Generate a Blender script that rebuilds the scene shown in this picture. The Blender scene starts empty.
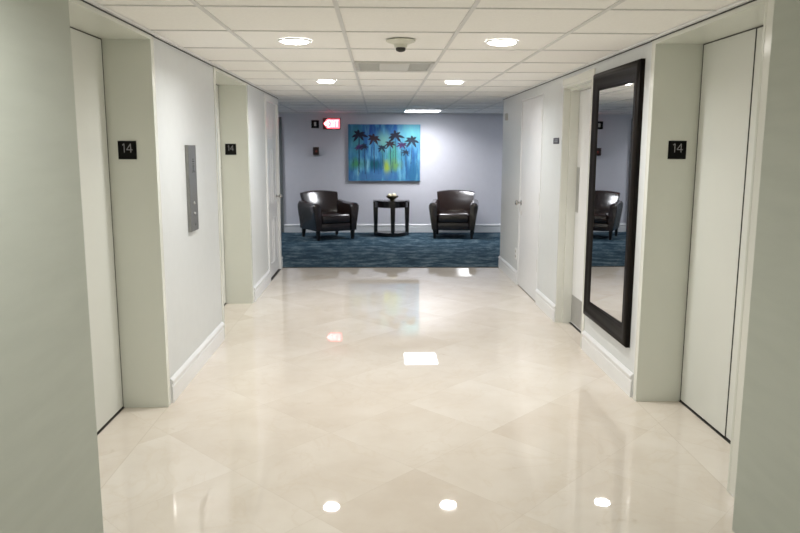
import bpy, bmesh, math, random
from mathutils import Vector, Matrix
random.seed(14)
sc = bpy.context.scene
C = sc.collection
PI = math.pi

# ------------------------------------------------------------------ materials
def mat(name):
    m = bpy.data.materials.new(name); m.use_nodes = True
    nt = m.node_tree; return m, nt, nt.nodes['Principled BSDF']

def N(nt, typ, **kw):
    n = nt.nodes.new(typ)
    for k, v in kw.items(): setattr(n, k, v)
    return n

def mth(nt, op, a, b=None, c=None):
    n = nt.nodes.new('ShaderNodeMath'); n.operation = op
    for i, v in enumerate((a, b, c)):
        if v is None: continue
        if isinstance(v, (int, float)): n.inputs[i].default_value = v
        else: nt.links.new(v, n.inputs[i])
    return n.outputs[0]

def ramp(nt, fac, stops, interp='LINEAR'):
    r = nt.nodes.new('ShaderNodeValToRGB'); r.color_ramp.interpolation = interp
    el = r.color_ramp.elements
    while len(el) < len(stops): el.new(0.5)
    for e, (p, c) in zip(el, stops):
        e.position = p; e.color = (c[0], c[1], c[2], 1)
    nt.links.new(fac, r.inputs[0]); return r.outputs[0]

def mix(nt, fac, a, b, mode='MIX'):
    n = nt.nodes.new('ShaderNodeMix'); n.data_type = 'RGBA'; n.blend_type = mode
    if isinstance(fac, (int, float)): n.inputs[0].default_value = fac
    else: nt.links.new(fac, n.inputs[0])
    for i, v in ((6, a), (7, b)):
        if isinstance(v, tuple): n.inputs[i].default_value = (v[0], v[1], v[2], 1)
        else: nt.links.new(v, n.inputs[i])
    return n.outputs[2]

def noise(nt, co, scale, detail=3, rough=0.5, vec_scale=None):
    n = nt.nodes.new('ShaderNodeTexNoise')
    n.inputs['Scale'].default_value = scale; n.inputs['Detail'].default_value = detail
    n.inputs['Roughness'].default_value = rough
    if vec_scale:
        mp = nt.nodes.new('ShaderNodeMapping'); mp.inputs['Scale'].default_value = vec_scale
        nt.links.new(co, mp.inputs[0]); co = mp.outputs[0]
    nt.links.new(co, n.inputs[0]); return n.outputs[0]

def simple(name, col, rough=0.5, metal=0.0, var=0.04, nscale=12, bump=0.0, bscale=200, coat=0.0, spec=0.5, vec=None):
    m, nt, b = mat(name)
    tc = N(nt, 'ShaderNodeTexCoord').outputs['Object']
    f = noise(nt, tc, nscale, 3, .5, vec)
    lo = tuple(max(0, c*(1-var)) for c in col); hi = tuple(min(1, c*(1+var)) for c in col)
    nt.links.new(ramp(nt, f, [(0.3, lo), (0.7, hi)]), b.inputs['Base Color'])
    b.inputs['Roughness'].default_value = rough; b.inputs['Metallic'].default_value = metal
    b.inputs['Coat Weight'].default_value = coat; b.inputs['Coat Roughness'].default_value = 0.15
    b.inputs['Specular IOR Level'].default_value = spec
    if bump:
        bp = N(nt, 'ShaderNodeBump'); bp.inputs['Strength'].default_value = bump
        bp.inputs['Distance'].default_value = 0.002
        nt.links.new(noise(nt, tc, bscale, 2), bp.inputs['Height'])
        nt.links.new(bp.outputs[0], b.inputs['Normal'])
    return m

def emit(name, col, strength, base=(0.8, 0.8, 0.8)):
    m, nt, b = mat(name)
    tc = N(nt, 'ShaderNodeTexCoord').outputs['Object']
    f = noise(nt, tc, 30, 1)
    nt.links.new(ramp(nt, f, [(0.3, tuple(c*.97 for c in col)), (0.7, col)]), b.inputs['Emission Color'])
    b.inputs['Base Color'].default_value = (*base, 1)
    b.inputs['Emission Strength'].default_value = strength
    return m

M = {}
M['wall'] = simple('painted_wall', (0.66, 0.685, 0.695), 0.42, var=.012, bump=.12, bscale=260, spec=.45)
M['hall_wall'] = simple('painted_hall_wall', (0.73, 0.725, 0.78), 0.5, var=.012, bump=.12, bscale=260)
M['pier'] = simple('sage_wallcovering', (0.45, 0.48, 0.43), 0.62, var=.03, nscale=3, bump=.25, bscale=420, spec=.3, vec=(1, 1, 6))
M['portal'] = simple('cream_enamel_steel', (0.715, 0.735, 0.675), 0.24, var=.01, nscale=4, spec=.5)
M['portal_edge'] = simple('cream_enamel_edge', (0.74, 0.75, 0.70), 0.2, var=.01, nscale=4)
M['liftdoor'] = simple('enamelled_lift_door', (0.71, 0.725, 0.69), 0.28, var=.01, nscale=3)
M['trimwhite'] = simple('white_gloss_trim', (0.80, 0.81, 0.82), 0.28, var=.01)
M['doorwhite'] = simple('white_painted_door', (0.76, 0.77, 0.79), 0.36, var=.012)
M['greydoor'] = simple('dark_grey_hall_door', (0.16, 0.175, 0.18), 0.45, var=.03)
M['gap'] = simple('dark_gap', (0.035, 0.033, 0.03), 0.7)
M['tile'] = simple('mineral_ceiling_tile', (0.92, 0.91, 0.885), 0.85, var=.02, nscale=60, bump=.35, bscale=350, spec=.2)
M['tee'] = simple('ceiling_tee_bar', (0.70, 0.70, 0.69), 0.5, var=.02)
M['black'] = simple('black_plastic', (0.006, 0.006, 0.006), 0.6, var=.05, spec=.1)
M['numeral'] = simple('pale_numeral', (0.30, 0.30, 0.32), 0.5, var=.03)
M['steel'] = simple('brushed_steel', (0.27, 0.27, 0.26), 0.42, metal=.8, var=.08, nscale=40, vec=(1, 1, 12))
M['kick'] = simple('satin_kick_plate', (0.50, 0.50, 0.50), 0.35, metal=.8, var=.06, nscale=40, vec=(1, 10, 1))
M['chrome'] = simple('polished_metal', (0.55, 0.54, 0.52), 0.18, metal=1, var=.03)
M['brownbox'] = simple('dark_brown_housing', (0.045, 0.02, 0.016), 0.4, var=.1)
M['redspot'] = simple('dull_red_plastic', (0.30, 0.05, 0.035), 0.4)
M['leather'] = simple('dark_brown_leather', (0.020, 0.0085, 0.0055), 0.27, var=.25, nscale=9, bump=.15, bscale=40, coat=1.0)
M['leg'] = simple('near_black_wood', (0.008, 0.006, 0.005), 0.35, var=.2)
M['table'] = simple('espresso_table_wood', (0.010, 0.007, 0.006), 0.22, var=.2, coat=.4)
M['frame'] = simple('espresso_mirror_frame', (0.006, 0.004, 0.0028), 0.45, var=.3, nscale=14, bump=.2, bscale=60, spec=.12, vec=(1, 1, .2))
M['bowl'] = simple('bronze_green_bowl', (0.07, 0.055, 0.02), 0.3, metal=.4, var=.3)
M['ball'] = simple('pale_cream_ball', (0.85, 0.76, 0.52), 0.4, var=.15, nscale=25)
M['detector'] = simple('off_white_plastic', (0.66, 0.66, 0.58), 0.45, var=.02)
M['vent'] = simple('grey_vent_metal', (0.56, 0.56, 0.53), 0.45, var=.03)
M['ventlight'] = simple('pale_vent_metal', (0.66, 0.65, 0.61), 0.45, var=.03)
M['greysign'] = simple('dark_grey_sign', (0.055, 0.055, 0.075), 0.5)
M['greyplastic'] = simple('grey_plastic', (0.42, 0.42, 0.42), 0.5)
M['lamp'] = emit('downlight_lens', (1.0, 0.97, 0.92), 8)
M['troffer'] = emit('fluorescent_lens', (0.93, 0.96, 1.0), 2.5)
M['exit_face'] = emit('exit_sign_face', (1.0, 0.10, 0.13), 1.1, (0.3, 0.03, 0.03))
M['exit_text'] = emit('exit_sign_letters', (1.0, 0.45, 0.48), 1.3, (0.8, 0.2, 0.2))
M['exit_body'] = simple('exit_sign_housing', (0.16, 0.07, 0.07), 0.5)

def marble():
    m, nt, b = mat('polished_cream_marble_tiles')
    L = nt.links
    tc = N(nt, 'ShaderNodeTexCoord').outputs['Object']
    sp = N(nt, 'ShaderNodeSeparateXYZ'); L.new(tc, sp.inputs[0]); X, Y = sp.outputs[0], sp.outputs[1]
    p = mth(nt, 'DIVIDE', mth(nt, 'SUBTRACT', X, 0.602), .431*2)
    q = mth(nt, 'DIVIDE', mth(nt, 'SUBTRACT', Y, 2.838), .4555*2)
    u = mth(nt, 'ADD', p, q); v = mth(nt, 'SUBTRACT', p, q)
    fu = mth(nt, 'FLOOR', u); fv = mth(nt, 'FLOOR', v)
    # inside the lift recesses the slabs are cut straight along the wall line
    inR = mth(nt, 'GREATER_THAN', X, 1.562); inL = mth(nt, 'LESS_THAN', X, -1.248)
    rec = mth(nt, 'MAXIMUM', inR, inL)
    idc = N(nt, 'ShaderNodeCombineXYZ'); L.new(fu, idc.inputs[0]); L.new(fv, idc.inputs[1]); L.new(rec, idc.inputs[2])
    wn = N(nt, 'ShaderNodeTexWhiteNoise'); wn.noise_dimensions = '3D'; L.new(idc.outputs[0], wn.inputs[0])
    # per-tile offset of the stone pattern
    vm = N(nt, 'ShaderNodeVectorMath', operation='MULTIPLY_ADD')
    L.new(wn.outputs['Color'], vm.inputs[0]); vm.inputs[1].default_value = (7, 7, 7); L.new(tc, vm.inputs[2])
    co = vm.outputs[0]
    cloud = noise(nt, co, 2.6, 5, .6)
    vein = N(nt, 'ShaderNodeTexNoise'); vein.inputs['Scale'].default_value = 2.2
    vein.inputs['Detail'].default_value = 6; vein.inputs['Distortion'].default_value = 1.2
    L.new(co, vein.inputs[0])
    vn = mth(nt, 'ABSOLUTE', mth(nt, 'SUBTRACT', vein.outputs[0], .5))
    col = ramp(nt, cloud, [(.28, (0.70, 0.635, 0.565)), (.5, (0.75, 0.695, 0.63)), (.75, (0.80, 0.755, 0.70))])
    vfac = ramp(nt, vn, [(0.0, (.22, .22, .22)), (.022, (0, 0, 0))])
    col = mix(nt, vfac, col, (0.66, 0.57, 0.46))
    tone = ramp(nt, wn.outputs['Value'], [(0, (.935, .915, .89)), (.5, (.965, .955, .94)), (1, (1.0, 1.0, 1.0))])
    col = mix(nt, 1.0, col, tone, 'MULTIPLY')
    # brown smudges of the stone
    sm = ramp(nt, noise(nt, co, 7.0, 3, .6), [(.70, (0, 0, 0)), (.80, (.35, .35, .35))])
    col = mix(nt, sm, col, (0.42, 0.33, 0.22))
    def edge(t):
        fr = mth(nt, 'FRACT', t)
        return mth(nt, 'MINIMUM', fr, mth(nt, 'SUBTRACT', 1.0, fr))
    d = mth(nt, 'MINIMUM', edge(u), edge(v))
    g1 = mth(nt, 'LESS_THAN', d, .0016)
    g2 = mth(nt, 'LESS_THAN', mth(nt, 'ABSOLUTE', mth(nt, 'SUBTRACT', X, 1.562)), .0022)
    g3 = mth(nt, 'LESS_THAN', mth(nt, 'ABSOLUTE', mth(nt, 'SUBTRACT', X, -1.248)), .0022)
    g = mth(nt, 'MULTIPLY', mth(nt, 'MAXIMUM', g1, mth(nt, 'MAXIMUM', g2, g3)), .25)
    col = mix(nt, g, col, (0.36, 0.29, 0.21))
    L.new(col, b.inputs['Base Color'])
    rr = ramp(nt, noise(nt, tc, 3.0, 3), [(.3, (.012,)*3), (.7, (.035,)*3)])
    L.new(rr, b.inputs['Roughness'])
    b.inputs['IOR'].default_value = 1.52
    bp = N(nt, 'ShaderNodeBump'); bp.inputs['Strength'].default_value = .018; bp.inputs['Distance'].default_value = .01
    tl = mth(nt, 'ADD', noise(nt, tc, 1.6, 1), mth(nt, 'MULTIPLY', wn.outputs['Value'], .0))
    L.new(tl, bp.inputs['Height']); L.new(bp.outputs[0], b.inputs['Normal'])
    return m
M['marble'] = marble()

def carpet():
    m, nt, b = mat('blue_streaked_carpet')
    L = nt.links
    tc = N(nt, 'ShaderNodeTexCoord').outputs['Object']
    a = noise(nt, tc, 4.0, 6, .78, (.9, 1.1, 1))
    f = noise(nt, tc, 60, 2, .6)
    col = ramp(nt, a, [(.38, (0.010, 0.030, 0.050)), (.47, (0.028, 0.066, 0.100)), (.53, (0.070, 0.125, 0.160)), (.60, (0.20, 0.27, 0.31))])
    col = mix(nt, .35, col, ramp(nt, f, [(.3, (.008, .02, .035)), (.7, (.06, .10, .13))]))
    L.new(col, b.inputs['Base Color'])
    b.inputs['Roughness'].default_value = .95; b.inputs['Specular IOR Level'].default_value = .1
    bp = N(nt, 'ShaderNodeBump'); bp.inputs['Strength'].default_value = .6; bp.inputs['Distance'].default_value = .004
    L.new(noise(nt, tc, 160, 2), bp.inputs['Height']); L.new(bp.outputs[0], b.inputs['Normal'])
    return m
M['carpet'] = carpet()

def mirror_mat():
    m, nt, b = mat('mirror_silvering')
    tc = N(nt, 'ShaderNodeTexCoord').outputs['Object']
    nt.links.new(ramp(nt, noise(nt, tc, 3, 1), [(.3, (.80, .81, .81)), (.7, (.82, .83, .83))]), b.inputs['Base Color'])
    b.inputs['Metallic'].default_value = 1; b.inputs['Roughness'].default_value = .012
    return m
M['mirror'] = mirror_mat()

def canvas_mat():
    # painted ground: streaked blues and cyans, green-yellow patches, in canvas coordinates (x 0..1, z 0..1)
    m, nt, b = mat('painted_canvas')
    L = nt.links
    g = N(nt, 'ShaderNodeTexCoord').outputs['Generated']
    sp = N(nt, 'ShaderNodeSeparateXYZ'); L.new(g, sp.inputs[0]); x, z = sp.outputs[0], sp.outputs[2]
    st = noise(nt, g, 7, 3, .6, (1.7, 1, .28))
    col = ramp(nt, st, [(.30, (.02, .07, .26)), (.42, (.035, .14, .38)), (.52, (.07, .26, .50)), (.62, (.14, .42, .60)), (.75, (.28, .58, .66))])
    def blob(cx, cz, rx, rz):
        dx = mth(nt, 'DIVIDE', mth(nt, 'SUBTRACT', x, cx), rx); dz = mth(nt, 'DIVIDE', mth(nt, 'SUBTRACT', z, cz), rz)
        r = mth(nt, 'SQRT', mth(nt, 'ADD', mth(nt, 'MULTIPLY', dx, dx), mth(nt, 'MULTIPLY', dz, dz)))
        r = mth(nt, 'ADD', r, mth(nt, 'MULTIPLY', mth(nt, 'SUBTRACT', st, .5), 2.4))
        return mth(nt, 'MULTIPLY', mth(nt, 'SMOOTH_MIN', 1.0, mth(nt, 'MAXIMUM', mth(nt, 'SUBTRACT', 1.15, r), 0.0), .1), 1.0)
    for cx, cz, rx, rz, c in (
        (.88, .85, .22, .25, (.25, .80, .88)), (.50, .72, .13, .18, (.25, .60, .55)), (.10, .70, .12, .35, (.10, .42, .52)),
        (.62, .45, .16, .26, (.12, .52, .42)), (.12, .30, .16, .12, (.10, .42, .20)), (.53, .24, .05, .17, (.50, .70, .10)),
        (.35, .30, .14, .12, (.02, .16, .22)), (.68, .28, .10, .12, (.22, .50, .18)), (.30, .08, .5, .10, (.10, .30, .62)),
        (.30, .88, .10, .25, (.05, .14, .52)), (.65, .93, .10, .16, (.05, .20, .60)), (.93, .15, .14, .3, (.05, .24, .48))):
        c = tuple(.72*q_ for q_ in c)
        col = mix(nt, blob(cx, cz, rx, rz), col, c)
    L.new(col, b.inputs['Base Color']); b.inputs['Roughness'].default_value = .55
    b.inputs['Specular IOR Level'].default_value = .25
    return m
M['canvas'] = canvas_mat()
M['canvas_side'] = simple('canvas_edge', (0.03, 0.09, 0.16), .7)
M['palm_navy'] = simple('navy_paint', (0.005, 0.008, 0.030), .5, var=.4)
M['palm_teal'] = simple('dark_teal_paint', (0.005, 0.020, 0.045), .5, var=.4)
M['palm_brown'] = simple('brown_violet_paint', (0.030, 0.012, 0.022), .5, var=.4)
M['palm_violet'] = simple('violet_paint', (0.060, 0.022, 0.11), .5, var=.4)
M['trunk_blue'] = simple('deep_blue_trunk_paint', (0.010, 0.028, 0.085), .5, var=.5, vec=(1, 1, .2))

# ------------------------------------------------------------------ geometry helpers
def box(bm, lo, hi, bev=0.0, seg=2):
    g = bmesh.ops.create_cube(bm, size=1.0)
    vs = g['verts']
    c = [(a+b)/2 for a, b in zip(lo, hi)]; s = [abs(b-a) for a, b in zip(lo, hi)]
    for v in vs: v.co = Vector((c[0]+v.co.x*s[0], c[1]+v.co.y*s[1], c[2]+v.co.z*s[2]))
    if bev:
        es = list({e for v in vs for e in v.link_edges})
        bmesh.ops.bevel(bm, geom=es, offset=bev, segments=seg, profile=.5, affect='EDGES', clamp_overlap=True)

def lathe(bm, prof, seg=32, ctr=(0, 0, 0), axis='Z'):
    rings = []
    for r, h in prof:
        ring = []
        for k in range(seg):
            a = 2*PI*k/seg
            p = Vector((r*math.cos(a), r*math.sin(a), h))
            if axis == 'X': p = Vector((h, r*math.cos(a), r*math.sin(a)))
            if axis == 'Y': p = Vector((r*math.cos(a), h, r*math.sin(a)))
            ring.append(bm.verts.new(p+Vector(ctr)))
        rings.append(ring)
    for a, b in zip(rings, rings[1:]):
        for k in range(seg):
            bm.faces.new((a[k], a[(k+1) % seg], b[(k+1) % seg], b[k]))
    bm.faces.new(rings[0][::-1]); bm.faces.new(rings[-1])

def prism(bm, pts, y0, y1, plane='XZ'):
    # closed polygon swept along the remaining axis
    def P(a, b, t):
        return {'XZ': (a, t, b), 'YZ': (t, a, b), 'XY': (a, b, t)}[plane]
    A = [bm.verts.new(P(a, b, y0)) for a, b in pts]; B = [bm.verts.new(P(a, b, y1)) for a, b in pts]
    n = len(pts)
    for i in range(n): bm.faces.new((A[i], A[(i+1) % n], B[(i+1) % n], B[i]))
    bm.faces.new(A[::-1]); bm.faces.new(B)

def bar(bm, p, q, w, d, up=Vector((0, 1, 0))):
    p, q = Vector(p), Vector(q); t = (q-p).normalized(); s = t.cross(up).normalized(); u = s.cross(t)
    vs = []
    for c in (p, q):
        for a, b in ((-1, -1), (1, -1), (1, 1), (-1, 1)): vs.append(bm.verts.new(c+s*a*w/2+u*b*d/2))
    for f in ((0, 1, 2, 3), (7, 6, 5, 4), (0, 4, 5, 1), (1, 5, 6, 2), (2, 6, 7, 3), (3, 7, 4, 0)):
        bm.faces.new([vs[i] for i in f])

def obj(name, bm, m, parent=None, smooth=False, loc=None):
    bmesh.ops.remove_doubles(bm, verts=bm.verts, dist=1e-6)
    bmesh.ops.recalc_face_normals(bm, faces=bm.faces)
    me = bpy.data.meshes.new(name); bm.to_mesh(me); bm.free()
    o = bpy.data.objects.new(name, me); C.objects.link(o)
    me.materials.append(m)
    if smooth:
        me.polygons.foreach_set('use_smooth', [True]*len(me.polygons))
        try: me.set_sharp_from_angle(angle=math.radians(38))
        except Exception: pass
    if parent: o.parent = parent
    if loc: o.location = loc
    return o

def struct(name, bm, m, parent=None, smooth=False):
    o = obj(name, bm, m, parent, smooth)
    if not parent: o['kind'] = 'structure'
    return o

def root(name, loc, rot=(0, 0, 0), kind=None, label=None, cat=None, group=None):
    o = bpy.data.objects.new(name, None); C.objects.link(o)
    o.location = loc; o.rotation_euler = rot; o.empty_display_size = .1
    if kind: o['kind'] = kind
    if label: o['label'] = label; o['category'] = cat
    if group: o['group'] = group
    return o

def copy_tree(o, parent=None):
    c = o.copy(); C.objects.link(c)
    if parent: c.parent = parent
    for ch in list(o.children): copy_tree(ch, c)
    return c

def BM(): return bmesh.new()

# ------------------------------------------------------------------ dimensions
XL, XR, H = -1.248, 1.562, 2.130
YN, YE, YW = 2.70, 9.31, 13.277         # near piers end, corridor end, far hall wall
L1 = (3.00, 4.168); L2 = (5.78, 7.10)   # left lift openings
R1 = (3.03, 4.21)                       # right lift opening
RS = (5.43, 6.27)                       # recessed service door
DL, DR = -1.503, 1.826                  # lift door planes
PXL, PXR = -1.08, 1.418                 # near pier faces
HS = 2.095                              # lift soffit height
TL = (8.28, 9.16)                       # far left panelled door
RC = (7.06, 8.06)                       # closet door

# ------------------------------------------------------------------ shell
bm = BM(); box(bm, (-2.2, -3.2, -.08), (2.4, 9.275, 0)); struct('floor', bm, M['marble'])
bm = BM(); box(bm, (-5.2, 9.300, -.08), (5.2, 13.5, .004)); struct('floor_carpet', bm, M['carpet'])
bm = BM(); box(bm, (XL, 9.275, -.08), (XR, 9.300, .007), .002); struct('trim_1', bm, M['gap'])
bm = BM(); box(bm, (-5.2, -3.2, H+.006), (5.2, 13.5, H+.12)); ceiling = struct('ceiling', bm, M['tile'])

# ceiling grid
bm = BM()
for n in range(-8, 9):
    x = -.186+.61*n
    y0 = -3.0 if -2 < n < 3 else 9.33
    if not (-1.25 < x < 1.55) and y0 < 9: y0 = 9.33
    if abs(x) > 5: continue
    box(bm, (x-.010, y0, H-.0005), (x+.010, YW, H+.010))
k = -9
while 3.42+.69*k < YW:
    y = 3.42+.69*k
    if y > -3:
        if y < YN+.02: a, b_ = PXL, PXR
        elif y < YE: a, b_ = XL, XR
        else: a, b_ = -5.0, 5.0
        box(bm, (a, y-.0055, H+.0005), (b_, y+.0055, H+.011))
    k += 1
struct('trim_2', bm, M['tee'])

# wall angle round the ceiling (white ledge) with a dark strip below, a shadow line put in as colour
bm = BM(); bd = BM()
PJ = .006
def angle_run(x, y0, y1, s, z=0.0):
    box(bm, (x, y0, H-.008-z), (x+s*.024, y1, H+.004))
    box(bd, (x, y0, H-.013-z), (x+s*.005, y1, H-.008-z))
segL = [(YN, L1[1]+.07, PJ), (L1[1]+.07, L2[0]-.07, 0), (L2[0]-.07, L2[1]+.07, PJ), (L2[1]+.07, YE, 0)]
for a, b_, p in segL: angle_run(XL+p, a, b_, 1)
segR = [(YN, R1[1]+.07, PJ), (R1[1]+.07, YE, 0)]
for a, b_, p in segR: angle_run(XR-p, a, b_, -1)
box(bm, (-5.0, YW-.022, H-.010), (5.0, YW, H+.004))
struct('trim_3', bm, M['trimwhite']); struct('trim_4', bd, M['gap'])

# left wall
bm = BM()
T = -1.85
box(bm, (T, YN, -.05), (XL, L1[0]+.0, H+.01))
box(bm, (T, L1[1], -.05), (XL, L2[0], H+.01))
box(bm, (T, L2[1], -.05), (XL, TL[0], H+.01))
box(bm, (T, TL[0], 2.03), (XL, TL[1], H+.01)); box(bm, (T, TL[0], -.05), (XL-.12, TL[1], 2.03))
box(bm, (T, TL[1], -.05), (XL, YE, H+.01))
for a, b_ in (L1, L2):
    box(bm, (T, a, -.05), (DL-.08, b_, H+.01)); box(bm, (DL-.08, a, HS+.012), (XL, b_, H+.01))
box(bm, (-5.2, 9.19, -.05), (T, YE, H+.01))
struct('wall_left', bm, M['wall'])
# right wall
bm = BM(); T = 2.2
box(bm, (XR, YN, -.05), (T, R1[0], H+.01)); box(bm, (XR, R1[1], -.05), (T, RS[0], H+.01))
box(bm, (XR, RS[1], -.05), (T, RC[0], H+.01)); box(bm, (XR, RC[1], -.05), (T, YE, H+.01))
box(bm, (XR, RC[0], 2.025), (T, RC[1], H+.01)); box(bm, (XR+.10, RC[0], -.05), (T, RC[1], 2.025))
box(bm, (XR, RS[0], 2.03), (T, RS[1], H+.01)); box(bm, (XR+.20, RS[0], -.05), (T, RS[1], 2.03))
box(bm, (DR+.08, R1[0], -.05), (T, R1[1], H+.01)); box(bm, (XR, R1[0], HS+.012), (DR+.08, R1[1], H+.01))
box(bm, (T, 9.19, -.05), (5.2, YE, H+.01))
struct('wall_right', bm, M['wall'])
# near piers that narrow the corridor around the viewer
bm = BM(); box(bm, (-2.2, -3.2, -.05), (PXL, YN, H+.01), .004, 2); struct('wall_near_left', bm, M['pier'])
bm = BM(); box(bm, (PXR, -3.2, -.05), (2.4, YN, H+.01), .004, 2); struct('wall_near_right', bm, M['pier'])
bm = BM(); box(bm, (-2.2, -3.35, -.05), (2.4, -3.2, H+.01)); struct('wall_behind', bm, M['wall'])
# far hall
bm = BM(); box(bm, (-5.2, YW, -.05), (5.2, YW+.15, H+.01)); struct('wall_back', bm, M['hall_wall'])
bm = BM(); box(bm, (-5.35, 9.19, -.05), (-5.2, YW+.15, H+.01)); struct('wall_hall_left', bm, M['hall_wall'])
bm = BM(); box(bm, (5.2, 9.19, -.05), (5.35, YW+.15, H+.01)); struct('wall_hall_right', bm, M['hall_wall'])

# baseboards: moulded profile (distance from wall, height)
BP = [(0, 0), (.016, 0), (.016, .098), (.011, .104), (.011, .116), (.020, .122), (.020, .134), (.012, .143), (.005, .150), (0, .150)]
def baseboard(name, runs, x, s):
    bm = BM()
    for a, b_ in runs: prism(bm, [(x+s*d, z) for d, z in BP], a, b_, 'XZ')
    struct(name, bm, M['trimwhite'])
baseboard('baseboard_left', [(L1[1]+.072, L2[0]-.072), (L2[1]+.072, TL[0]-.07), (TL[1]+.07, YE)], XL, 1)
baseboard('baseboard_right', [(R1[1]+.072, RS[0]-.056), (RS[1], RC[0]-.012), (RC[1]+.012, YE)], XR, -1)
bm = BM(); prism(bm, [(YW-d, z+.004) for d, z in BP], -5.2, 5.2, 'YZ'); struct('baseboard_back', bm, M['trimwhite'])
bm = BM()
prism(bm, [(YE+d, z+.004) for d, z in BP], -5.2, XL, 'YZ'); prism(bm, [(YE+d, z+.004) for d, z in BP], XR, 5.2, 'YZ')
struct('baseboard_hall', bm, M['trimwhite'])

# ------------------------------------------------------------------ lift doors
def lift(name, xw, xd, span, s, split):
    # s=+1: left wall (faces +X), s=-1: right wall
    y0, y1 = span; r = root(name, (0, 0, 0), kind='structure')
    f = xw+s*PJ                        # projecting front of the portal
    def bx(bm, xa, ya, za, xb, yb, zb, bev=0):
        box(bm, (min(xa, xb), ya, za), (max(xa, xb), yb, zb), bev)
    bm = BM(); bx(bm, xd-s*.06, y1-.001, 0, f, y1+.014, HS)
    obj('far_jamb', bm, M['portal'], r)
    bm = BM(); bx(bm, xd-s*.06, y0-.014, 0, f, y0+.001, HS)
    obj('near_jamb', bm, M['portal'], r)
    bm = BM(); bx(bm, xd-s*.06, y0-.014, HS, f, y1+.014, HS+.012)
    obj('soffit', bm, M['portal'], r)
    bm = BM()
    bx(bm, xw, y1+.014, 0, f, y1+.058, H-.008, .004); bx(bm, xw, YN if y0 < 4 else y0-.06, 0, f, y0-.014, H-.008, .004)
    bx(bm, xw, y0-.014, HS+.012, f, y1+.014, H-.008)
    obj('portal_casing', bm, M['portal_edge'], r)
    bm = BM(); bx(bm, xd-s*.050, split+.002, .012, xd, y1-.011, HS-.006, .002); obj('door_panel', bm, M['liftdoor'], r)
    bm = BM(); bx(bm, xd-s*.050, y0+.011, .012, xd-s*.004, split-.003, HS-.006, .002); obj('door_panel', bm, M['liftdoor'], r)
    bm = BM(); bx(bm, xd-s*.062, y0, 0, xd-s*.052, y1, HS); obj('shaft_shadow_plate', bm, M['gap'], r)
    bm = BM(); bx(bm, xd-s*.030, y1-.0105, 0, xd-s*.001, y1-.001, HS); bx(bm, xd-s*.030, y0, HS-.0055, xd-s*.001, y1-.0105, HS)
    bx(bm, xd-s*.030, split-.0028, .012, xd-s*.001, split+.0018, HS-.006); obj('gap_shade_strip', bm, M['gap'], r)  # solid dark strips in the door seams, their shade put in as colour
    bm = BM(); bx(bm, xd-s*.055, y0, 0, xd+s*.005, y1, .003); obj('sill', bm, M['gap'], r)
    return r
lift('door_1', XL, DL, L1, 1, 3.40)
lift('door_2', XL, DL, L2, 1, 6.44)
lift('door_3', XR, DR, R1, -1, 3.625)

# ------------------------------------------------------------------ recessed service door (right)
r = root('door_4', (0, 0, 0), kind='structure')
xd = XR+.123
bm = BM()
box(bm, (XR-.006, RS[1]-.016, 0), (XR+.05, RS[1]+.002, 2.03)); box(bm, (XR+.05, RS[1]-.036, 0), (xd+.05, RS[1]+.002, 2.03))
box(bm, (XR-.006, RS[0]-.002, 0), (XR+.05, RS[0]+.016, 2.03)); box(bm, (XR+.05, RS[0]-.002, 0), (xd+.05, RS[0]+.036, 2.03))
box(bm, (XR-.006, RS[0]+.016, 2.012), (XR+.05, RS[1]-.016, 2.032)); box(bm, (XR+.05, RS[0]+.036, 1.990), (xd+.05, RS[1]-.036, 2.032))
obj('door_frame', bm, M['portal_edge'], r)
bm = BM()
box(bm, (XR-.010, RS[0]-.055, 0), (XR, RS[0]-.002, 2.085), .002); box(bm, (XR-.010, RS[0]-.002, 2.032), (XR, RS[1]+.020, 2.085), .002)
obj('door_casing', bm, M['portal_edge'], r)
bm = BM(); box(bm, (xd, RS[0]+.039, .010), (xd+.044, RS[1]-.039, 1.987), .002); leaf = obj('door_panel', bm, M['doorwhite'], r)
bm = BM(); box(bm, (xd-.002, RS[0]+.05, .022), (xd, RS[1]-.050, .26)); obj('kick_plate', bm, M['kick'], r)
bm = BM(); box(bm, (xd-.003, RS[1]-.135, .98), (xd, RS[1]-.055, 1.36), .001); obj('push_plate', bm, M['kick'], r)
bm = BM(); box(bm, (xd-.012, RS[0]+.036, 0), (xd+.05, RS[1]-.036, .004)); obj('threshold', bm, M['gap'], r)

# ------------------------------------------------------------------ closet door (right), flush
r = root('door_5', (0, 0, 0), kind='structure')
bm = BM(); box(bm, (XR+.001, RC[0]+.006, .008), (XR+.04, RC[1]-.006, 2.016), .002); obj('door_panel', bm, M['doorwhite'], r)
bm = BM()
box(bm, (XR-.008, RC[0]-.012, 0), (XR+.05, RC[0]+.002, 2.032), .002); box(bm, (XR-.008, RC[1]-.002, 0), (XR+.05, RC[1]+.012, 2.032), .002)
box(bm, (XR-.008, RC[0]+.002, 2.020), (XR+.05, RC[1]-.002, 2.032), .002)
obj('door_frame', bm, M['doorwhite'], r)
bm = BM(); box(bm, (XR+.002, RC[0], 0), (XR+.05, RC[1], .006)); obj('floor_gap', bm, M['gap'], r)
for z0, z1 in ((1.775, 1.885), (.975, 1.09), (.31, .44)):
    bm = BM(); box(bm, (XR-.003, RC[0]+.004, z0), (XR+.001, RC[0]+.034, z1))
    lathe(bm, [(.0065, z0), (.0065, z1)], 12, (XR-.004, RC[0]+.003, 0)); obj('hinge', bm, M['ventlight'], r)
KN = [(.004, 0), (.030, 0), (.030, .006), (.011, .010), (.010, .032), (.022, .040), (.028, .052), (.025, .064), (.012, .070), (.002, .071)]
bm = BM(); lathe(bm, [(a, -h) for a, h in KN], 24, (XR+.001, 7.985, .93), 'X'); obj('door_knob', bm, M['chrome'], r, True)
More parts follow.
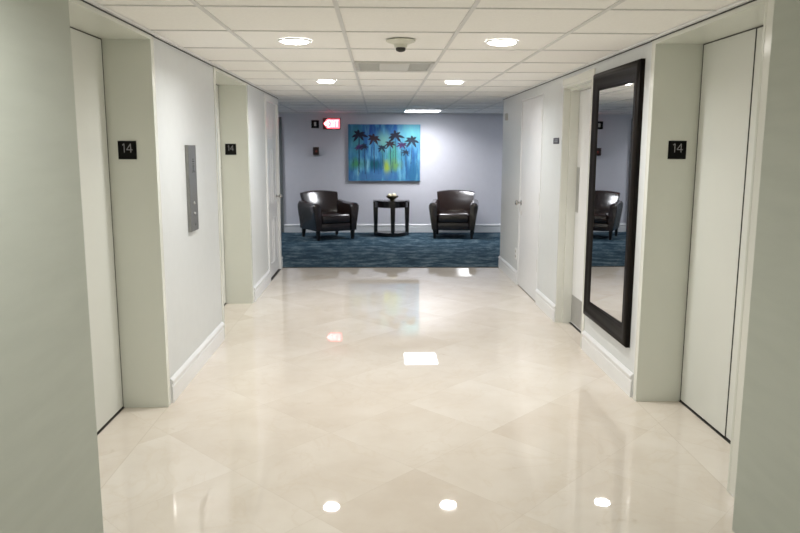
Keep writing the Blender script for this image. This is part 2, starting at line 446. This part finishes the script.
bm = BM(); box(bm, (XR-.003, 7.965, .80), (XR+.001, 7.985, .835)); obj('keyhole_plate', bm, M['ventlight'], r)

# ------------------------------------------------------------------ far left panelled door
r = root('door_6', (0, 0, 0), kind='structure')
bm = BM(); x = XL-.012; box(bm, (x-.045, TL[0]+.004, .014), (x, TL[1]-.004, 2.026), .001)
obj('door_panel', bm, M['doorwhite'], r)
bm = BM()
yc = [(TL[0]+.11, (TL[0]+TL[1])/2-.05), ((TL[0]+TL[1])/2+.05, TL[1]-.11)]
for ya, yb in yc:
    for za, zb in ((.16, .70), (.86, 1.50), (1.62, 1.90)):
        for q in ((ya, za, yb, za+.018), (ya, zb-.018, yb, zb), (ya, za+.018, ya+.018, zb-.018), (yb-.018, za+.018, yb, zb-.018)):
            box(bm, (x-.001, q[0], q[1]), (x+.006, q[2], q[3]), .002)
        box(bm, (x-.001, ya+.05, za+.05), (x+.004, yb-.05, zb-.05), .003)
obj('panel_moulding', bm, M['doorwhite'], r)
bm = BM()
box(bm, (XL-.03, TL[0]-.065, 0), (XL+.016, TL[0]+.003, 2.095), .004); box(bm, (XL-.03, TL[1]-.003, 0), (XL+.016, TL[1]+.065, 2.095), .004)
box(bm, (XL-.03, TL[0]+.003, 2.028), (XL+.016, TL[1]-.003, 2.095), .004)
obj('door_frame', bm, M['trimwhite'], r)
bm = BM(); box(bm, (XL-.10, TL[0], 0), (XL+.010, TL[1], .006)); obj('floor_gap', bm, M['gap'], r)
bm = BM(); lathe(bm, KN, 24, (x, 9.06, .93), 'X'); obj('door_knob', bm, M['chrome'], r, True)

# ------------------------------------------------------------------ dark hall door on the back wall, beyond the corner
r = root('door_7', (0, 0, 0), kind='structure')
bm = BM(); box(bm, (-2.66, YW-.020, .006), (-1.78, YW+.02, 2.00)); obj('door_panel', bm, M['greydoor'], r)
bm = BM(); box(bm, (-2.72, YW-.030, .004), (-2.66, YW, 2.06), .003); box(bm, (-1.78, YW-.030, .004), (-1.72, YW, 2.06), .003); box(bm, (-2.66, YW-.030, 2.00), (-1.78, YW, 2.06), .003)
obj('door_frame', bm, M['greydoor'], r)
bm = BM(); lathe(bm, [(a, -h) for a, h in KN], 24, (-1.86, YW-.020, .95), 'Y'); obj('door_knob', bm, M['chrome'], r, True)

# ------------------------------------------------------------------ floor-number signs
def strokes(bm, pts_list, w, y, d):
    for pts in pts_list:
        for p, q in zip(pts, pts[1:]):
            bar(bm, (p[0], y, p[1]), (q[0], y, q[1]), w, d)
def number_sign(x, y, z, s, label):
    r = root('floor_number_sign', (x, y, z), label=label, cat='sign', group='floor number signs on the lift jambs')
    bm = BM(); box(bm, (-s/2, -.006, -s/2), (s/2, 0, s/2), .0012); obj('plate', bm, M['black'], r)
    bm = BM(); k = s/.105
    one = [[(-.026*k, .028*k), (-.016*k, .036*k), (-.016*k, -.014*k)]]
    four = [[(.021*k, -.014*k), (.021*k, .036*k), (-.003*k, .002*k), (.031*k, .002*k)]]
    strokes(bm, one+four, .0048*k, -.0066, .0012); obj('numeral', bm, M['numeral'], r)
number_sign(-1.398, L1[1]-.001, 1.498, .101, 'black square sign reading 14 on the jamb of the nearest left lift')
number_sign(-1.408, L2[1]-.001, 1.500, .104, 'black square sign reading 14 beyond the steel call panel on left')
number_sign(1.714, R1[1]-.001, 1.507, .104, 'black square sign reading 14 on the right lift jamb beside mirror')

# ------------------------------------------------------------------ lift call panel (left wall)
r = root('lift_call_panel', (XL, 4.90, .965), label='tall narrow brushed steel lift call panel on the left wall', cat='call panel')
bm = BM(); box(bm, (0, -.095, 0), (.022, .105, .565), .003); obj('steel_plate', bm, M['steel'], r)
for z in (.115, .185):
    bm = BM(); lathe(bm, [(.010, 0), (.010, .003), (.008, .0035), (.008, .006), (.0065, .007), (.001, .0075)], 20, (.022, .005, z), 'X')
    obj('call_button', bm, M['greyplastic'], r, True)
bm = BM()
for z, w in ((.470, .026), (.455, .040), (.440, .026), (.425, .040), (.412, .030), (.398, .036)):
    box(bm, (.0215, -w/2+.02, z), (.0226, w/2+.02, z+.006))
box(bm, (.0215, -.018, .388), (.0224, .052, .392)); obj('engraved_marking', bm, M['gap'], r)
bm = BM(); lathe(bm, [(.009, 0), (.009, .003), (.004, .0035), (.0038, .0036)], 16, (.022, .012, .045), 'X'); obj('key_switch', bm, M['chrome'], r, True)

# ------------------------------------------------------------------ mirror (right wall)
ya, yb, za, zb = 4.375, 5.315, .290, 2.035
r = root('wall_mirror', (XR, (ya+yb)/2, za), label='tall wall mirror in wide dark espresso frame on the right wall', cat='mirror')
w, h = yb-ya, zb-za
prof = [(0, 0), (0, .026), (.010, .036), (.028, .040), (.045, .034), (.075, .030), (.100, .026), (.108, .020), (.122, .018), (.128, .010), (.128, 0)]
FW = .128; MR = .8
bm = BM(); rings = []
for cy, cz, sy, sz in ((-w/2, 0, 1, 1), (w/2, 0, -1, 1), (w/2, h, -1, -1), (-w/2, h, 1, -1)):
    rings.append([bm.verts.new((-d, cy+sy*t, cz+sz*t)) for t, d in prof])
for i in range(4):
    A, B = rings[i], rings[(i+1) % 4]
    for j in range(len(prof)-1): bm.faces.new((A[j], A[j+1], B[j+1], B[j]))
obj('mirror_frame', bm, M['frame'], r, True)
bm = BM(); box(bm, (-.010, -w/2+FW-.006, FW-.006), (-.003, w/2-FW+.006, h-FW+.006)); g_ = obj('mirror_glass', bm, M['mirror'], r); g_.rotation_euler = (0, 0, math.radians(MR)); g_.location = (-.005, 0, 0)
bm = BM(); box(bm, (-.003, -w/2+.02, .02), (0, w/2-.02, h-.02)); obj('backing_board', bm, M['gap'], r)

# ------------------------------------------------------------------ small things on the right wall
r = root('room_sign', (XR, 6.475, 1.582), label='tiny dark grey sign on right wall beside the recessed service door', cat='sign')
bm = BM(); box(bm, (-.006, -.095, -.026), (0, .095, .026), .001); obj('plate', bm, M['greysign'], r)
bm = BM(); box(bm, (-.0066, -.060, -.010), (-.006, .060, -.006)); box(bm, (-.0066, -.060, .006), (-.006, .045, .010)); obj('lettering_line', bm, M['greyplastic'], r)
r = root('power_outlet', (XR, 8.20, .335), label='white power outlet low on right wall, past the closet door', cat='outlet')
bm = BM(); box(bm, (-.006, -.058, -.065), (0, .058, .065), .002); obj('cover_plate', bm, M['trimwhite'], r)
for z in (-.028, .028):
    bm = BM(); box(bm, (-.0085, -.024, z-.019), (-.006, .024, z+.019), .001); s_ = obj('socket', bm, M['ventlight'], r)
    bm = BM(); box(bm, (-.0089, -.011, z-.009), (-.0084, -.007, z+.009)); box(bm, (-.0089, .007, z-.009), (-.0084, .011, z+.009)); obj('slot', bm, M['gap'], s_)
r = root('wall_sensor', (XR, 9.02, 1.895), label='small grey wall sensor high at the far end of right wall', cat='sensor')
bm = BM(); box(bm, (-.022, -.055, -.042), (0, .055, .042), .006); obj('housing', bm, M['greyplastic'], r, True)
bm = BM(); lathe(bm, [(.020, 0), (.020, -.004), (.010, -.009), (.001, -.010)], 16, (-.022, 0, 0), 'X'); obj('lens', bm, M['vent'], r, True)

# ------------------------------------------------------------------ ceiling fixtures
EN = 3.0
def downlight(x, y, label, group, first=[]):
    if not first:
        r = root('recessed_downlight', (x, y, H), label=label, cat='ceiling light', group=group)
        bm = BM(); rg = [(.080, .004), (.080, -.004), (.094, -.005), (.098, -.002), (.098, .004)]
        vs = [[bm.verts.new((a*math.cos(2*PI*k/40), a*math.sin(2*PI*k/40), h)) for k in range(40)] for a, h in rg]
        for A, B in zip(vs, vs[1:]):
            for k in range(40): bm.faces.new((A[k], A[(k+1) % 40], B[(k+1) % 40], B[k]))
        obj('trim_ring', bm, M['trimwhite'], r, True)
        bm = BM(); lathe(bm, [(.079, .004), (.079, -.006), (.068, -.011), (.04, -.014), (.001, -.015)], 48); obj('lens', bm, M['lamp'], r, True)
        first.append(r)
    else:
        r = copy_tree(first[0]); r.location = (x, y, H); r['label'] = label; r['group'] = group
    la = bpy.data.lights.new('downlight_lamp', 'AREA'); la.shape = 'DISK'; la.size = .15; la.energy = EN if y > 3 else EN*.72; la.color = (1.0, .985, .95); la.spread = math.radians(160)
    lb = bpy.data.objects.new('downlight_lamp', la); C.objects.link(lb); lb.location = (x, y, H-.016)
G = 'recessed ceiling downlights'
downlight(-.489, 4.45, 'round recessed ceiling downlight, nearer one of the left row', G)
downlight(.727, 4.44, 'round recessed ceiling downlight, nearer one of the right row', G)
downlight(-.489, 7.03, 'round recessed ceiling downlight, farther one of the left row', G)
downlight(.711, 7.05, 'round recessed ceiling downlight, farther one of the right row', G)
for x, y in ((-.489, 1.85), (-.489, -.75), (.727, -.75)):  # added unseen lamps that brighten the near piers, floor and ceiling
    if True:
        downlight(x, y, 'added round downlight behind the viewer, unseen, brightening the near corridor', 'added downlights behind the viewer')

def troffer(x, en, label, first=[]):
    if not first:
        r = root('fluorescent_troffer', (x, 12.42, H), label=label, cat='ceiling light')
        bm = BM()
        for q in ((-.305, -.36, .305, -.34), (-.305, .34, .305, .36), (-.305, -.34, -.285, .34), (.285, -.34, .305, .34)):
            box(bm, (q[0], q[1], -.004), (q[2], q[3], .006))
        obj('frame', bm, M['trimwhite'], r)
        bm = BM(); box(bm, (-.285, -.34, -.002), (.285, .34, .006)); obj('diffuser', bm, M['troffer'], r)
        first.append(r)
    else:
        r = copy_tree(first[0]); r.location = (x, 12.42, H); r['label'] = label
    ld = bpy.data.lights.new('troffer_light', 'AREA'); ld.shape = 'RECTANGLE'; ld.size = .55; ld.size_y = .62
    ld.energy = en; ld.color = (.95, .96, 1.0); ld.spread = math.radians(150)
    lo = bpy.data.objects.new('troffer_light', ld); C.objects.link(lo); lo.location = (x, 12.42, H-.006)
troffer(.729, 5.5, 'bright rectangular fluorescent light in the far hall ceiling')
troffer(-2.93, 4.5, 'added rectangular fluorescent light in the left hall, unseen, brightening the far wall')  # added unseen fixture, evens out the far wall's brightness
troffer(3.78, 5, 'added rectangular fluorescent light in the right hall, unseen, brightening the far wall')  # its added counterpart on the other side, likewise unseen fill light

r = root('air_diffuser', (.119, 5.76, H), label='grey slotted air vent in the middle of the corridor ceiling', cat='vent')
bm = BM()
for q in ((-.290, -.28, .290, -.255), (-.290, .255, .290, .28), (-.290, -.255, -.265, .255), (.265, -.255, .290, .255)):
    box(bm, (q[0], q[1], -.006), (q[2], q[3], .006))
obj('frame', bm, M['vent'], r)
bm = BM(); box(bm, (-.265, -.255, .001), (.265, .255, .006)); obj('backing', bm, M['vent'], r)
bm = BM()
for i in range(9):
    y = -.215+i*.054; box(bm, (-.262, y-.016, -.004), (.262, y+.012, 0))
obj('louvre', bm, M['vent'], r)
bm = BM(); box(bm, (-.112, -.235, -.007), (.112, .235, 0), .002); obj('centre_panel', bm, M['ventlight'], r)

r = root('ceiling_detector', (.129, 4.39, H), label='round off-white ceiling detector with a dark protruding tip', cat='smoke detector')
bm = BM(); lathe(bm, [(.086, 0), (.086, -.006), (.080, -.011), (.055, -.019), (.040, -.024), (.036, -.040), (.030, -.042)], 36); obj('base', bm, M['detector'], r, True)
bm = BM(); lathe(bm, [(.028, -.042), (.029, -.050), (.025, -.060), (.012, -.065), (.001, -.066)], 24); obj('tip', bm, M['gap'], r, True)

# ------------------------------------------------------------------ far wall: exit sign and boxes
r = root('exit_sign', (-.828, YW, 1.945), label='glowing red EXIT sign with left arrow, high on far wall', cat='exit sign')
bm = BM(); box(bm, (-.160, -.050, -.098), (.150, 0, .098), .006); obj('housing', bm, M['exit_body'], r, True)
bm = BM(); prism(bm, [(-.146, 0), (-.098, .058), (-.086, .080), (.136, .080), (.136, -.080), (-.086, -.080), (-.098, -.058)], -.0515, -.050, 'XZ'); obj('lit_face', bm, M['exit_face'], r)
bm = BM()
ls = [[[(0, -.5), (0, .5), (.7, .5)], [(0, 0), (.6, 0)], [(0, -.5), (.7, -.5)]], [[(0, -.5), (.75, .5)], [(0, .5), (.75, -.5)]],
      [[(.1, -.5), (.1, .5)]], [[(.35, -.5), (.35, .5)], [(-.05, .5), (.75, .5)]]]
xs = (-.070, -.018, .040, .070); lw, lh = .052, .108
for L_, x0 in zip(ls, xs):
    for pl in L_:
        for p, q in zip(pl, pl[1:]): bar(bm, (x0+p[0]*lw, -.0525, p[1]*lh), (x0+q[0]*lw, -.0525, q[1]*lh), .013, .002)
obj('lettering', bm, M['exit_text'], r)
bm = BM(); prism(bm, [(-.138, 0), (-.096, .046), (-.096, -.046)], -.0535, -.0515, 'XZ'); obj('arrow', bm, M['exit_text'], r)

r = root('emergency_sign', (-1.126, YW, 1.938), label='small black square sign with pale centre, left of EXIT sign', cat='sign')
bm = BM(); box(bm, (-.068, -.020, -.070), (.068, 0, .070), .003); obj('plate', bm, M['black'], r)
bm = BM(); box(bm, (-.018, -.0215, -.034), (.020, -.020, .036), .0005); obj('pale_panel', bm, M['ventlight'], r)
r = root('alarm_box', (-1.118, YW, 1.465), label='small dark brown alarm box on far wall below black sign', cat='alarm')
bm = BM(); box(bm, (-.054, -.048, -.070), (.054, .001, .070), .006); obj('housing', bm, M['brownbox'], r, True)
bm = BM(); lathe(bm, [(.020, -.048), (.020, -.052), (.012, -.057), (.001, -.058)], 18, (.008, 0, -.004), 'Y'); obj('red_lens', bm, M['redspot'], r, True)

# ------------------------------------------------------------------ painting
PW, PH = 1.285, 1.000
r = root('canvas_art', (.101, YW, .938), label='large frameless blue canvas painting of palm trees on far wall', cat='painting')
bm = BM(); box(bm, (-PW/2, -.045, 0), (PW/2, -.003, PH)); o = obj('stretched_canvas', bm, M['canvas'], r)
o.data.materials.append(M['canvas_side'])
for p in o.data.polygons:
    if abs(p.normal.y) < .5: p.material_index = 1
def palm(cx, cz, size, foot, m, lean=0.0, seed=0, wt=.012):
    rnd = random.Random(seed)
    X = (cx-.5)*PW; Z = cz*PH; y = -.0462
    pr = obj_holder = None
    bm = BM()
    # trunk: narrow wavering stroke
    n = 7; prev = None
    zf = foot*PH
    for i in range(n+1):
        t = i/n; zz = Z+(zf-Z)*t; xx = X+lean*t*t+rnd.uniform(-.003, .003); w_ = wt*(1.0-.35*abs(t-.5))
        a = bm.verts.new((xx-w_/2, y, zz)); b_ = bm.verts.new((xx+w_/2, y, zz))
        if prev: bm.faces.new((prev[0], a, b_, prev[1]))
        prev = (a, b_)
    tr = obj('painted_trunk', bm, M['trunk_blue'], r)
    bm = BM()
    k = 7
    for i in range(k):
        a0 = math.radians(-50+i*280/(k-1)+rnd.uniform(-9, 9)); ln = size*1.25*rnd.uniform(.75, 1.12)
        d = Vector((math.cos(a0), math.sin(a0))); up = []; dn = []
        m_ = 8
        for j in range(m_+1):
            t = j/m_; px = X+d.x*ln*t; pz = Z+d.y*ln*t*.85-ln*.22*t*t
            wd = size*.38*math.sin(PI*min(1, t*.92+.08))**.8
            nrm = Vector((-d.y, d.x)); up.append((px+nrm.x*wd/2, pz+nrm.y*wd/2)); dn.append((px-nrm.x*wd/2, pz-nrm.y*wd/2))
        yy = y-.0004*(i % 3)-.0003
        U = [bm.verts.new((a, yy, b_)) for a, b_ in up]; D = [bm.verts.new((a, yy, b_)) for a, b_ in dn]
        for j in range(m_): bm.faces.new((U[j], D[j], D[j+1], U[j+1]))
    obj('painted_fronds', bm, m, r)
    return tr
for i, a in enumerate((
    (.15, .82, .125, .30, 'palm_navy', .0, .022), (.22, .62, .075, .12, 'palm_teal', .02, .012), (.15, .60, .075, .15, 'palm_violet', .0, .012),
    (.355, .755, .115, .14, 'palm_brown', .01, .014), (.47, .59, .075, .22, 'palm_teal', .02, .008), (.58, .66, .090, .14, 'palm_brown', .03, .012),
    (.655, .80, .125, .30, 'palm_navy', .0, .010), (.745, .64, .085, .20, 'palm_violet', .0, .008), (.80, .51, .065, .25, 'palm_teal', .0, .006),
    (.885, .72, .120, .30, 'palm_teal', -.02, .010))):
    palm(a[0], a[1], a[2], a[3], M[a[4]], a[5], 20+i, a[6])
# paint runs below the palms
bm = BM(); rnd = random.Random(5)
for _ in range(34):
    x = rnd.uniform(-.44, .46)*PW; z0 = rnd.uniform(.30, .62)*PH; ln = rnd.uniform(.12, .4)*PH; w_ = rnd.uniform(.002, .0055)
    box(bm, (x-w_/2, -.0456, max(.03, z0-ln)), (x+w_/2, -.0445, z0))
obj('paint_runs', bm, M['trunk_blue'], r)

# ------------------------------------------------------------------ armchairs
def sweep(bm, sections):
    rows = [[bm.verts.new(p) for p in s] for s in sections]
    n = len(rows[0])
    for A, B in zip(rows, rows[1:]):
        for k in range(n): bm.faces.new((A[k], A[(k+1) % n], B[(k+1) % n], B[k]))
    bm.faces.new(rows[0][::-1]); bm.faces.new(rows[-1])
def armchair(loc, rz, label):
    r = root('leather_armchair', loc, (0, 0, rz), label=label, cat='armchair', group='brown leather armchairs')
    # back: flared, curved in plan, arched top
    bm = BM(); secs = []
    nv, nu = 10, 14
    for j in range(nv+1):
        v = j/nv; w_ = .272+.055*v**1.2
        z0 = .16+.575*v
        sec = []
        y0 = .215+.075*v+.05*v*v-.055*math.sin(PI*min(1, v*1.05)); th = .115-.035*v
        for i in range(nu+1):
            u = -1+2*i/nu; z = z0+(.028*(1-u*u)*v**3)
            sec.append((u*w_, y0-.075*u*u*(.4+.6*v)+.012*(1-u*u), z))
        for i in range(nu, -1, -1):
            u = -1+2*i/nu; z = z0+(.028*(1-u*u)*v**3)
            sec.append((u*(w_+.012), y0+th-.055*u*u*(.4+.6*v), z))
        secs.append(sec)
    # rounded top
    last = secs[-1]; n2 = nu+1
    mid = [((last[i][0]+last[2*n2-1-i][0])/2, (last[i][1]+last[2*n2-1-i][1])/2, last[i][2]) for i in range(n2)]
    for f, dz in ((.72, .016), (.30, .024)):
        s2 = []
        for i in range(2*n2):
            m_ = mid[i] if i < n2 else mid[2*n2-1-i]
            s2.append((m_[0]+(last[i][0]-m_[0])*f, m_[1]+(last[i][1]-m_[1])*f, last[i][2]+dz))
        secs.append(s2)
    sweep(bm, secs); obj('backrest', bm, M['leather'], r, True)
    # arms
    base = [(.268, .155), (.268, .42), (.272, .53), (.288, .585), (.318, .606), (.355, .610), (.392, .598), (.412, .565), (.414, .52), (.402, .44), (.388, .34), (.372, .24), (.360, .155)]
    for s in (-1, 1):
        bm = BM(); secs = []
        for y, fs, dz in ((-.405, .86, -.012), (-.398, .95, -.004), (-.385, 1, 0), (-.25, 1, .0), (-.10, 1, .002), (.05, 1, .008), (.16, .98, .016), (.24, .95, .028), (.30, .90, .034), (.335, .78, .028)):
            cx, cz = .34, .38; sec = []
            for a, b_ in base:
                q = max(0, (b_-.42)/.19)
                sec.append((s*(cx+(a-cx)*fs), y, .155 if b_ == .155 else cz+(b_-cz)*min(1, fs+.03)+dz*q))
            secs.append(sec)
        sweep(bm, secs); obj('armrest', bm, M['leather'], r, True)
    bm = BM(); box(bm, (-.266, -.385, .145), (.266, .25, .275), .014, 3); obj('seat_base', bm, M['leather'], r, True)
    bm = BM(); box(bm, (-.262, -.400, .277), (.262, .215, .420), .038, 5)
    for v in bm.verts:
        if v.co.z > .36: v.co.z += .014*(1-(v.co.x/.27)**2)
    obj('seat_cushion', bm, M['leather'], r, True)
    for sx, sy in ((-1, -1), (1, -1), (-1, 1), (1, 1)):
        bm = BM(); cx, cy = sx*.315, (-.345 if sy < 0 else .265)
        tp = .030; bt = .019; dx = 0; dy = .035 if sy > 0 else 0
        A = [bm.verts.new((cx+a*tp, cy+b_*tp, .158)) for a, b_ in ((-1, -1), (1, -1), (1, 1), (-1, 1))]
        B = [bm.verts.new((cx+dx+a*bt, cy+dy+b_*bt, 0)) for a, b_ in ((-1, -1), (1, -1), (1, 1), (-1, 1))]
        for k in range(4): bm.faces.new((A[k], A[(k+1) % 4], B[(k+1) % 4], B[k]))
        bm.faces.new(A); bm.faces.new(B[::-1]); obj('leg', bm, M['leg'], r)
    return r
ZC = .004
armchair((-.885, 12.50, ZC), math.radians(28), 'dark brown leather armchair left of the table, turned towards it')
armchair((1.315, 12.66, ZC), math.radians(-9), 'dark brown leather armchair right of the table, facing the corridor')

# ------------------------------------------------------------------ demilune table and bowl
r = root('half_round_table', (.222, 12.92, ZC), label='black half-round side table with lower shelf between two armchairs', cat='side table')
def demi(a, d, n=28, off=0):
    pts = [(-a, 0)]
    for k in range(n+1):
        t = PI+PI*k/n; pts.append((a*math.cos(t), d*math.sin(t)-off))
    pts.append((a, 0)); return pts
bm = BM(); prism(bm, demi(.322, .40, off=.02), .592, .618, 'XY'); obj('table_top', bm, M['table'], r)
bm = BM(); prism(bm, demi(.302, .378, off=.015), .500, .592, 'XY'); obj('apron', bm, M['table'], r)
bm = BM(); prism(bm, demi(.296, .372, off=.015), .012, .068, 'XY'); obj('shelf', bm, M['table'], r)
for cx, cy in ((-.275, -.06), (.275, -.06), (.02, -.365)):
    bm = BM(); t0, t1 = .044, .030
    A = [bm.verts.new((cx+a*t0, cy+b_*t0*.8, .592)) for a, b_ in ((-1, -1), (1, -1), (1, 1), (-1, 1))]
    B = [bm.verts.new((cx+a*t1, cy+b_*t1*.8, 0)) for a, b_ in ((-1, -1), (1, -1), (1, 1), (-1, 1))]
    for k in range(4): bm.faces.new((A[k], A[(k+1) % 4], B[(k+1) % 4], B[k]))
    bm.faces.new(A); bm.faces.new(B[::-1]); obj('leg', bm, M['table'], r)
zt = ZC+.618; bx_, by_ = .235, 12.72
bm = BM(); lathe(bm, [(.045, 0), (.045, .006), (.030, .012), (.060, .028), (.095, .052), (.112, .080), (.108, .080), (.090, .054), (.055, .033), (.001, .028)], 36)
o = obj('decorative_bowl', bm, M['bowl'], None, True, (bx_, by_, zt)); o['label'] = 'dark bronze bowl holding pale balls on the half-round table'; o['category'] = 'bowl'
first = None
for dx, dy, rr, lb in ((.028, -.040, .040, 'pale cream ball at the front of the bowl'), (-.046, .018, .034, 'pale cream ball at left inside the dark bowl'), (.040, .044, .034, 'pale cream ball at back right inside the dark bowl')):
    if first is None:
        bm = BM(); bmesh.ops.create_uvsphere(bm, u_segments=24, v_segments=14, radius=1.0); o = first = obj('decorative_ball', bm, M['ball'], None, True)
    else: o = first.copy(); C.objects.link(o)
    o.scale = (rr, rr, rr); o.location = (bx_+dx, by_+dy, zt+.050+rr); o['label'] = lb; o['category'] = 'decorative ball'; o['group'] = 'pale balls in the bowl'

# ------------------------------------------------------------------ world, camera, view
w = bpy.data.worlds.new('world'); sc.world = w; w.use_nodes = True
w.node_tree.nodes['Background'].inputs[0].default_value = (.5, .55, .6, 1); w.node_tree.nodes['Background'].inputs[1].default_value = .2

f, p, y, ro, h = 731.47, .159586, .029284, .0027939, 1.50954
cp, sp_, cy, sy = math.cos(p), math.sin(p), math.cos(y), math.sin(y)
F = Vector((sy*cp, cy*cp, -sp_)); Rt = Vector((cy, -sy, 0)); U = Rt.cross(F)
R2 = math.cos(ro)*Rt+math.sin(ro)*U; U2 = -math.sin(ro)*Rt+math.cos(ro)*U
cam = bpy.data.cameras.new('camera'); co = bpy.data.objects.new('camera', cam); C.objects.link(co)
mw = Matrix((R2, U2, -F)).transposed().to_4x4(); mw.translation = Vector((0, 0, h)); co.matrix_world = mw
cam.sensor_width = 36; cam.lens = f*36/800; cam.clip_start = .05; cam.clip_end = 60
cam.dof.use_dof = True; cam.dof.focus_distance = 4.9; cam.dof.aperture_fstop = 4.0
sc.camera = co

sc.view_settings.view_transform = 'Standard'; sc.view_settings.look = 'None'
sc.view_settings.exposure = 2.14; sc.view_settings.gamma = 1; sc.view_settings.use_curve_mapping = False
sc.cycles.use_denoising = True
sc.cycles.max_bounces = 14; sc.cycles.diffuse_bounces = 8; sc.cycles.glossy_bounces = 6
sc.cycles.sample_clamp_indirect = 8
